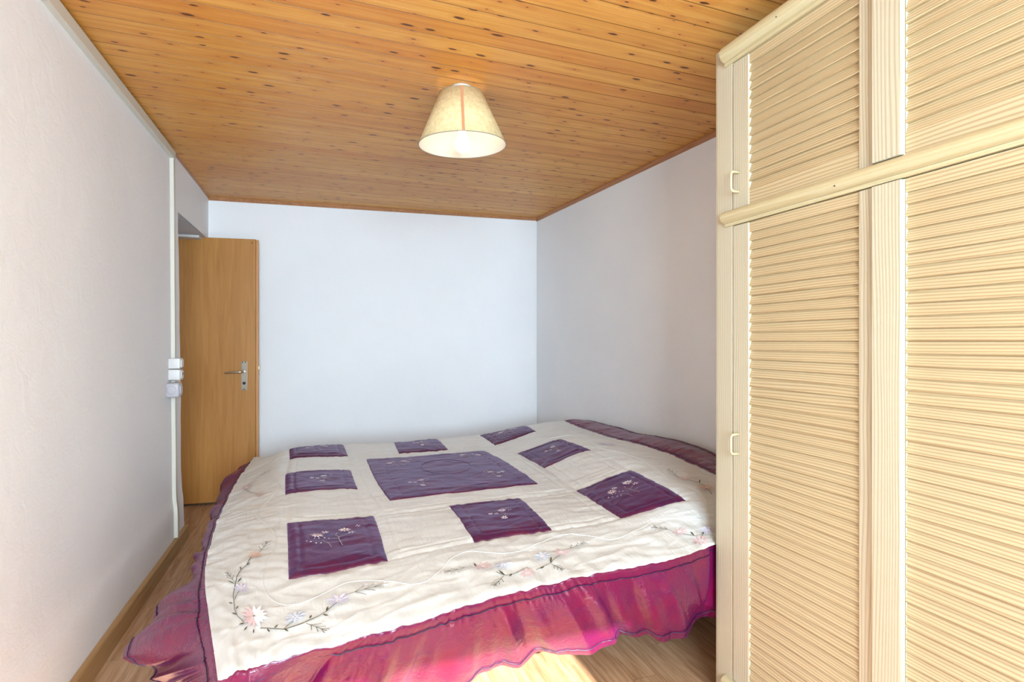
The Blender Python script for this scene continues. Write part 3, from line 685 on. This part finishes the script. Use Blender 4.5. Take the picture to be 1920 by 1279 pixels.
ad(sg[np.argmin(abs(xg - 1337))], TR[0], at(1340, 1157, .24))
ad(1.42, TR[0], rel=(0, .0, -.26)); ad(SC[7], TR[0], rel=(.05, .01, -.24)); ad(SC[7], 1.42, W3(1.80, 1.70, .38))
for t_, p in ((1.62, W3(1.82, 1.85, .50)), (2.05, W3(1.83, 2.13, .635)), (2.45, W3(1.825, 2.45, .665)), (2.8, W3(1.815, 2.80, .645)), (3.15, W3(1.80, 3.13, .645)), (3.45, W3(1.79, 3.5, .625)), (3.64, W3(1.78, 3.72, .50))):
    ad(SC[7], t_, p)
NSt = len(STN); Hp = np.array([q_[2] for q_ in STN]); ps = np.array([q_[0] for q_ in STN] + [STN[0][0]]); pt_ = np.array([q_[1] for q_ in STN] + [STN[0][1]])
ck = np.arange(NSt + 1, dtype=float); NW = 2600; wq = np.linspace(0, NSt, NW, endpoint=False)
sq, tq = np.interp(wq, ck, ps), np.interp(wq, ck, pt_)
Tq = place(sq, tq, 0, False); Tin = place(np.clip(sq, SC[0] + .025, SC[7] - .025), np.clip(tq, TR[0] + .025, TR[7] - .025), -0.006, False)
Hq = hermite(ck, wq) @ np.vstack([Hp, Hp[:1]])
arc = np.concatenate([[0], np.cumsum(np.linalg.norm(np.diff(Tq, axis=0), axis=1))])
harc = np.concatenate([[0], np.cumsum(np.linalg.norm(np.diff(Hq, axis=0), axis=1))])
def sm(a_, n=41):
    k_ = np.ones(n) / n; return np.stack([np.convolve(np.concatenate([a_[-n:, i], a_[:, i], a_[:n, i]]), k_, 'same')[n:-n] for i in range(3)], 1)
out = np.cross(np.gradient(sm(Hq), axis=0), Hq - Tq); out /= np.linalg.norm(out, axis=1)[:, None]
cen = np.array([0.75, 2.5, .45]); sgn = np.sign(((Tq - cen) * out).sum(1)); out = sm(out * sgn[:, None], 25); out /= np.linalg.norm(out, axis=1)[:, None]
NV = 34; rows = []
fold1 = vn(harc * 6.0, harc * 0, 21.0); fold2 = vn(harc * 15, harc * 0, 22.0); puck1 = vn(arc * 75, arc * 0, 23.0); puck2 = vn(harc * 60, harc * 0, 24.0)
rightside = (Hq[:, 0] > 1.7) * 1.0
vs = list(np.linspace(0, 1, NV))
for v_ in vs:
    P = Tq * (1 - v_) + Hq * v_
    bulge = math.sin(PI * min(v_, 1)) * 0.028 * (1 - rightside * 0.6)
    amp = v_ ** 0.8
    d_ = bulge + (fold1 * 0.055 * max(0, v_ - .06) ** .8 + fold2 * 0.036 * min(1, max(0, v_ - .09) * 4) * (1 - .3 * v_)) * (1 - rightside * 0.92) - 0.0
    d_ = d_ + puck1 * 0.0032 * math.exp(-((v_ - .09) / .09) ** 2) + puck2 * 0.005 * math.exp(-((v_ - .90) / .09) ** 2)
    d_ = d_ - 0.004 * math.exp(-((v_ - .085) / .014) ** 2) - 0.005 * math.exp(-((v_ - .865) / .014) ** 2)
    wob = vn(arc * 9, arc * 0 + v_ * 2.2, 31.0) * 0.010 * amp * (1 - v_)
    d_ = d_ + wob * 2
    rows.append(P + out * np.asarray(d_)[:, None])
rows[0] = Tq + W3(0, 0, 0.0005)
rows.insert(0, Tin); NV += 1
RW = np.array(rows); RW[..., 2] = np.maximum(RW[..., 2], 0.02)
# stay clear of the wardrobe end and right wall
inW = (RW[..., 0] > UW - 0.03) & (RW[..., 1] < WY1 + 0.012) & (RW[..., 1] > 1.3); RW[..., 1] = np.where(inW, WY1 + 0.012, RW[..., 1])
wl = RB[0] + (RW[..., 1] - RB[1]) * rdir[0] / rdir[1]; RW[..., 0] = np.minimum(RW[..., 0], wl - 0.012)
V_ = RW.reshape(-1, 3); fc = []
for j in range(NV - 1):
    a_ = np.arange(NW); b_ = (a_ + 1) % NW; fc.append(np.stack([j * NW + a_, j * NW + b_, (j + 1) * NW + b_, (j + 1) * NW + a_], 1))
ruf = link('ruffle', V_, np.vstack(fc), 'ruffle', spread, True)
for v_, nm in ((.085, 'piping'), (.865, 'piping')):
    j = 1 + int(round(v_ * (NV - 2))); pts = RW[j] + out * 0.0030
    mb = MB(); mb.tube([tuple(p) for p in pts[::2]], 0.0016, 6, True); mb.build('piping', 'purple_thread', ruf, True)

# ------------------------------------------------------------------ embroidery and quilting cords
gs, gt = np.meshgrid(np.linspace(SC[0], SC[7], 420), np.linspace(TR[0], TR[7], 420)); gs, gt = gs.ravel(), gt.ravel()
gp = surf(gs, gt); gZ = gp[:, 0] * ST + gp[:, 1] * CT; gx = 960 + F * (gp[:, 0] * CT - gp[:, 1] * ST) / gZ; gy = 639 + F * (HC - gp[:, 2] - 0.006) / gZ
def st(x, y):
    m_ = gt < 3.6; k = np.argmin(np.where(m_, (gx - x) ** 2 + (gy - y) ** 2, 1e9)); return np.array([gs[k], gt[k]])
class EMB:
    def __init__(s): s.v = []; s.f = []; s.m = []; s.mats = []
    def poly(s, pts, mat):
        if mat not in s.mats: s.mats.append(mat)
        k = len(s.v); s.v += [tuple(p) for p in pts]; s.f.append(tuple(range(k, k + len(pts)))); s.m.append(s.mats.index(mat))
    def leaf(s, a, b, w, mat):
        a, b = np.array(a, float), np.array(b, float); d = b - a; n = np.array([-d[1], d[0]]); n = n / (np.linalg.norm(n) + 1e-9) * w
        s.poly([a, a + d * .3 + n * .8, a + d * .6 + n, b, a + d * .6 - n, a + d * .3 - n * .8], mat)
    def line(s, pts, w, mat):
        pts = [np.array(p, float) for p in pts]
        for a, b in zip(pts[:-1], pts[1:]):
            L = np.linalg.norm(b - a); m_ = max(1, int(L / 0.012)); d = (b - a); n = np.array([-d[1], d[0]]) / (L + 1e-9) * w
            for i in range(m_):
                p, q_ = a + d * i / m_, a + d * (i + 1) / m_; s.poly([p + n, q_ + n, q_ - n, p - n], mat)
    def flower(s, c, r, mats, n=8, ph=0.0, core=None):
        for k in range(n):
            a_ = ph + k * 2 * PI / n; rr = r * (0.85 + 0.3 * R.random()); d = np.array([math.cos(a_), math.sin(a_)])
            s.leaf(np.array(c) + d * r * .12, np.array(c) + d * rr, r * .145, mats[k * len(mats) // n])
        for k in range(5 if core else 0):
            a_ = k * 2 * PI / 5; s.dot(np.array(c) + np.array([math.cos(a_), math.sin(a_)]) * r * .16, r * .09, core)
    def dot(s, c, r, mat): s.poly([np.array(c) + r * np.array([math.cos(k * PI / 3), math.sin(k * PI / 3)]) for k in range(6)], mat)
    def sprig(s, a, d, L, mat, tip):
        """little branching twig"""
        a, d = np.array(a, float), np.array(d, float); d /= np.linalg.norm(d); n = np.array([-d[1], d[0]])
        s.line([a, a + d * L], 0.0009, mat)
        for t in (.25, .5, .75):
            for sg_ in (-1, 1): s.line([a + d * L * t, a + d * L * (t + .28) + n * sg_ * L * .26 * (1.2 - t)], 0.0008, mat)
            s.dot(a + d * L * (t + .33) + n * L * .3 * (1.2 - t), L * .045, tip)
        s.dot(a + d * L * 1.08, L * .05, tip)
    def build(s, name, parent, label=None):
        P = np.array(s.v); V = place(P[:, 0], P[:, 1], 0.0042, True); o = link(name, V, s.f, s.mats, parent, False, s.m)
        if label: o['label'] = label
        return o
def posy(E, c, sc_, fl, light='stem_light', var=0):
    """bouquet: c centre in (s,t), sc_ size, fl = +1/-1 mirror"""
    def q_(x, y): return np.array([c[0] + fl * x * sc_, c[1] + y * sc_ * 1.25])
    if var == 0:
        E.line([q_(.10, -.75), q_(.02, -.4), q_(0, -.05), q_(-.1, .1), q_(0, .35)], 0.0010, light); E.line([q_(0, -.1), q_(.35, .15)], 0.0010, light)
        E.line([q_(-.3, -.8), q_(-.38, -.5), q_(-.6, -.25)], 0.0009, light); E.line([q_(.02, -.4), q_(.32, -.25)], 0.0009, light); E.line([q_(0, -.2), q_(-.28, -.12)], 0.0009, light)
        E.flower(q_(.30, .55), .27 * sc_, ['petal_white', 'petal_pink'], 9, .3); E.flower(q_(-.75, .25), .25 * sc_, ['petal_pink', 'petal_white'], 9, 0)
        E.flower(q_(-.45, .48), .16 * sc_, ['petal_white'], 6, .2); E.flower(q_(.5, .22), .17 * sc_, ['petal_white'], 5, 0); E.flower(q_(.8, .85), .12 * sc_, ['petal_white'], 4, .3)
        for x, y in ((-1.15, -.15), (-1.0, -.25), (-.82, -.38), (-.65, -.42), (-.85, 0), (-.7, -.02), (-.5, -.02), (-.35, -.1)): E.dot(q_(x, y), .035 * sc_, 'petal_white')
    else:
        E.line([q_(.7, -.5), q_(.2, -.1), q_(0, .2)], 0.0010, light); E.line([q_(.2, -.1), q_(.05, -.45)], 0.0010, light); E.line([q_(.2, -.1), q_(-.1, -.1)], 0.0009, light)
        E.flower(q_(.15, .35), .24 * sc_, ['petal_white', 'petal_lilac'], 8, .3); E.flower(q_(-.55, .12), .16 * sc_, ['petal_white'], 7, 0); E.flower(q_(-.25, .02), .14 * sc_, ['petal_white'], 6, .2)
        E.flower(q_(.0, -.62), .2 * sc_, ['petal_white'], 7, .1)
        for x, y in ((.3, .65), (.45, .6), (.55, .5), (.62, .35), (.5, .3), (.2, .68)): E.dot(q_(x, y), .03 * sc_, 'petal_white')
pobjs = [o for o in spread.children if o.name.startswith('purple_patch')]
for i, (nm, a_, b_, c_, d_) in enumerate(PATCHES):
    E = EMB(); cx_, cy_ = (a_ + b_) / 2, (c_ + d_) / 2
    if nm == 'big':
        for (x, y, f_) in ((-.17, .2, 1), (.19, .23, -1), (-.16, -.2, 1), (.19, -.18, -1)):
            E = EMB(); posy(E, (cx_ + x, cy_ + y), .070, f_, var=(0 if y > 0 else 1)); E.build('embroidery', pobjs[i], 'white and pink embroidered flowers')
        continue
    else: posy(E, (cx_ + .012, cy_ + .01), 0.085 if i in (0, 5) else .074, 1, var=0 if i in (0, 2, 5, 7) else 1)
    E.build('embroidery', pobjs[i], 'white and pink embroidered flowers')
# the oval quilting line in the centre panel
oc = ((.275 + .905) / 2 + .02, 2.66)
pts = place([oc[0] + .12 * math.cos(k * PI / 36) for k in range(72)], [oc[1] + .15 * math.sin(k * PI / 36) for k in range(72)], 0.0012)
MB().tube([tuple(p) for p in pts], 0.0016, 6, True).build('quilting_line', 'plum', pobjs[8], True)
# flower garlands on the cream border
E = EMB()
def L(*p): return [st(x, y) for x, y in p]
def leafpx(x0, y0, x1, y1, w=0.0030, mat='stem'): E.leaf(st(x0, y0), st(x1, y1), w, mat)
g1 = L((476, 1047), (464, 1062), (455, 1070), (448, 1085), (443, 1098), (441, 1115), (443, 1132), (444, 1145), (448, 1157), (455, 1164), (463, 1170))
E.line(g1, 0.0014, 'stem')
for l_ in ((464, 1062, 472, 1057), (455, 1070, 453, 1063), (448, 1093, 456, 1085), (444, 1096, 430, 1093), (441, 1133, 431, 1132), (445, 1145, 451, 1137), (449, 1156, 438, 1153), (463, 1170, 451, 1174), (467, 1176, 460, 1185), (479, 1181, 478, 1190)): leafpx(*l_)
E.sprig(st(443, 1093), st(433, 1080) - st(443, 1093), .07, 'stem', 'petal_white'); E.sprig(st(487, 1036), st(500, 1020) - st(487, 1036), .09, 'stem', 'petal_white')
E.line(L((443, 1126), (452, 1109)), .0012, 'stem')
E.flower(st(480, 1042), .033, ['petal_peach'], 8, .2, 'petal_pink'); E.flower(st(456, 1104), .034, ['petal_lilac'], 8, 0, 'petal_white'); E.flower(st(480, 1158), .052, ['petal_white', 'petal_white', 'petal_pink', 'petal_pink'], 14, -1.2, 'petal_white')
E.build('garland_embroidery', cream, 'green vine with pink and lilac flowers'); E = EMB(); g2 = L((490, 1179), (505, 1181), (533, 1182), (552, 1178), (573, 1170), (595, 1160), (611, 1150), (630, 1132)); E.line(g2, .0014, 'stem')
for l_ in ((503, 1181, 509, 1187), (515, 1181, 524, 1174), (532, 1181, 541, 1187), (582, 1164, 585, 1155), (604, 1155, 614, 1157), (610, 1150, 614, 1141)): leafpx(*l_)
E.line(L((535, 1180), (551, 1167)), .0012, 'stem'); E.flower(st(554, 1159), .036, ['petal_blue'], 8, 0, 'petal_white'); E.flower(st(636, 1127), .036, ['petal_lilac'], 8, .3, 'petal_white')
E.sprig(st(575, 1171), st(600, 1180) - st(575, 1171), .075, 'stem', 'petal_white'); E.sprig(st(649, 1118), st(685, 1109) - st(649, 1118), .10, 'stem', 'petal_white')
# second garland near the middle of the foot side
E.build('garland_embroidery', cream, 'green vine with pink and lilac flowers'); E = EMB(); g3 = L((930, 1075), (948, 1079), (962, 1076), (975, 1072), (990, 1066)); E.line(g3, .0012, 'stem'); E.line(L((1005, 1068), (1020, 1063), (1032, 1058), (1050, 1042)), .0012, 'stem')
E.sprig(st(884, 1065), st(864, 1069) - st(884, 1065), .075, 'stem', 'petal_white'); E.sprig(st(944, 1081), st(930, 1096) - st(944, 1081), .07, 'stem', 'petal_white'); E.sprig(st(1060, 1032), st(1088, 1022) - st(1060, 1032), .09, 'stem', 'petal_white'); E.sprig(st(1033, 1060), st(1050, 1070) - st(1033, 1060), .06, 'stem', 'petal_white')
for x, y, m_ in ((906, 1064, 'petal_pink'), (944, 1060, 'petal_blue'), (988, 1076, 'petal_pink'), (1016, 1046, 'petal_blue'), (1052, 1037, 'petal_pink')): E.flower(st(x, y), .033, [m_], 8, 0, 'petal_white')
for l_ in ((893, 1065, 887, 1058), (948, 1079, 935, 1071), (960, 1076, 955, 1082), (1020, 1063, 1014, 1067), (1032, 1058, 1033, 1048)): leafpx(*l_)
# third, by the wardrobe
E.build('garland_embroidery', cream, 'green vine with pink and lilac flowers'); E = EMB(); E.line(L((1275, 1000), (1300, 1005), (1318, 1004), (1334, 1002)), .0012, 'stem'); E.sprig(st(1258, 996), st(1240, 992) - st(1258, 996), .08, 'stem', 'petal_white'); E.flower(st(1273, 997), .032, ['petal_pink'], 8, 0, 'petal_white'); E.flower(st(1312, 1016), .04, ['petal_pink'], 9, 0, 'petal_white'); E.flower(st(1325, 995), .034, ['petal_lilac'], 8, 0, 'petal_white')
leafpx(1300, 1006, 1292, 998); leafpx(1314, 1004, 1318, 996)
E.build('garland_embroidery', cream, 'green vine with pink and lilac flowers'); E = EMB(); E.line(L((1262, 891), (1275, 896), (1300, 904), (1315, 909), (1328, 920), (1334, 928)), .0013, 'stem'); E.sprig(st(1270, 893), st(1256, 885) - st(1270, 893), .09, 'stem', 'petal_white'); E.flower(st(1284, 897), .03, ['petal_pink'], 8, 0, 'petal_white'); E.flower(st(1324, 915), .034, ['petal_peach'], 8, 0, 'petal_white')
leafpx(1300, 904, 1308, 906); leafpx(1310, 908, 1311, 901)
# left border, far
E.build('garland_embroidery', cream, 'green vine with pink and lilac flowers'); E = EMB(); E.line(L((458, 915), (466, 921), (480, 926), (492, 930)), .0012, 'stem'); E.sprig(st(485, 896), st(503, 886) - st(485, 896), .10, 'stem', 'petal_pink'); E.flower(st(464, 915), .04, ['petal_pink'], 9, 0, 'petal_white'); E.flower(st(490, 929), .03, ['petal_pink'], 8, 0, 'petal_white'); E.line(L((466, 912), (485, 896)), .0012, 'stem')
E.build('garland_embroidery', cream, 'green vine with pink and lilac flowers'); E = EMB(); E.line(L((1070, 812), (1085, 812), (1110, 815), (1140, 822)), .0012, 'stem'); E.flower(st(1122, 818), .035, ['petal_white'], 8, 0, 'petal_white'); E.flower(st(1138, 833), .05, ['petal_lilac'], 9, 0, 'petal_white'); E.flower(st(1075, 812), .03, ['petal_white'], 8, 0)
E.build('garland_embroidery', cream, 'green vine with pink and lilac flowers')
def cord(pts, r=0.0012, smooth=24):
    P = np.array([st(*p) for p in pts]); kk = np.arange(len(P), dtype=float); q_ = np.linspace(0, len(P) - 1, smooth * (len(P) - 1)); Q = hermite(kk, q_) @ P
    V = place(Q[:, 0], Q[:, 1], 0.0003); m_ = MB(); m_.tube([tuple(p) for p in V], r, 6); return m_
cc = cord([(506, 985), (520, 1015), (500, 1060), (497, 1100), (520, 1128), (556, 1131), (585, 1122), (630, 1098), (680, 1088), (733, 1092), (776, 1096), (810, 1082), (850, 1045), (880, 1033), (915, 1035), (950, 1037), (990, 1028), (1045, 1004), (1090, 1002), (1150, 1010), (1200, 990), (1232, 972), (1290, 972), (1315, 970), (1325, 950), (1312, 925), (1290, 912)])
cc.build('quilting_cord', 'cream', cream, True)
cord([(1030, 822), (1080, 817), (1105, 825), (1120, 838), (1160, 848), (1200, 862), (1230, 880), (1262, 905)]).build('quilting_cord', 'cream', cream, True)
cord([(506, 985), (482, 965), (505, 935), (525, 910), (505, 890), (510, 868), (525, 855)], 0.0016).build('quilting_cord', 'cream', cream, True)
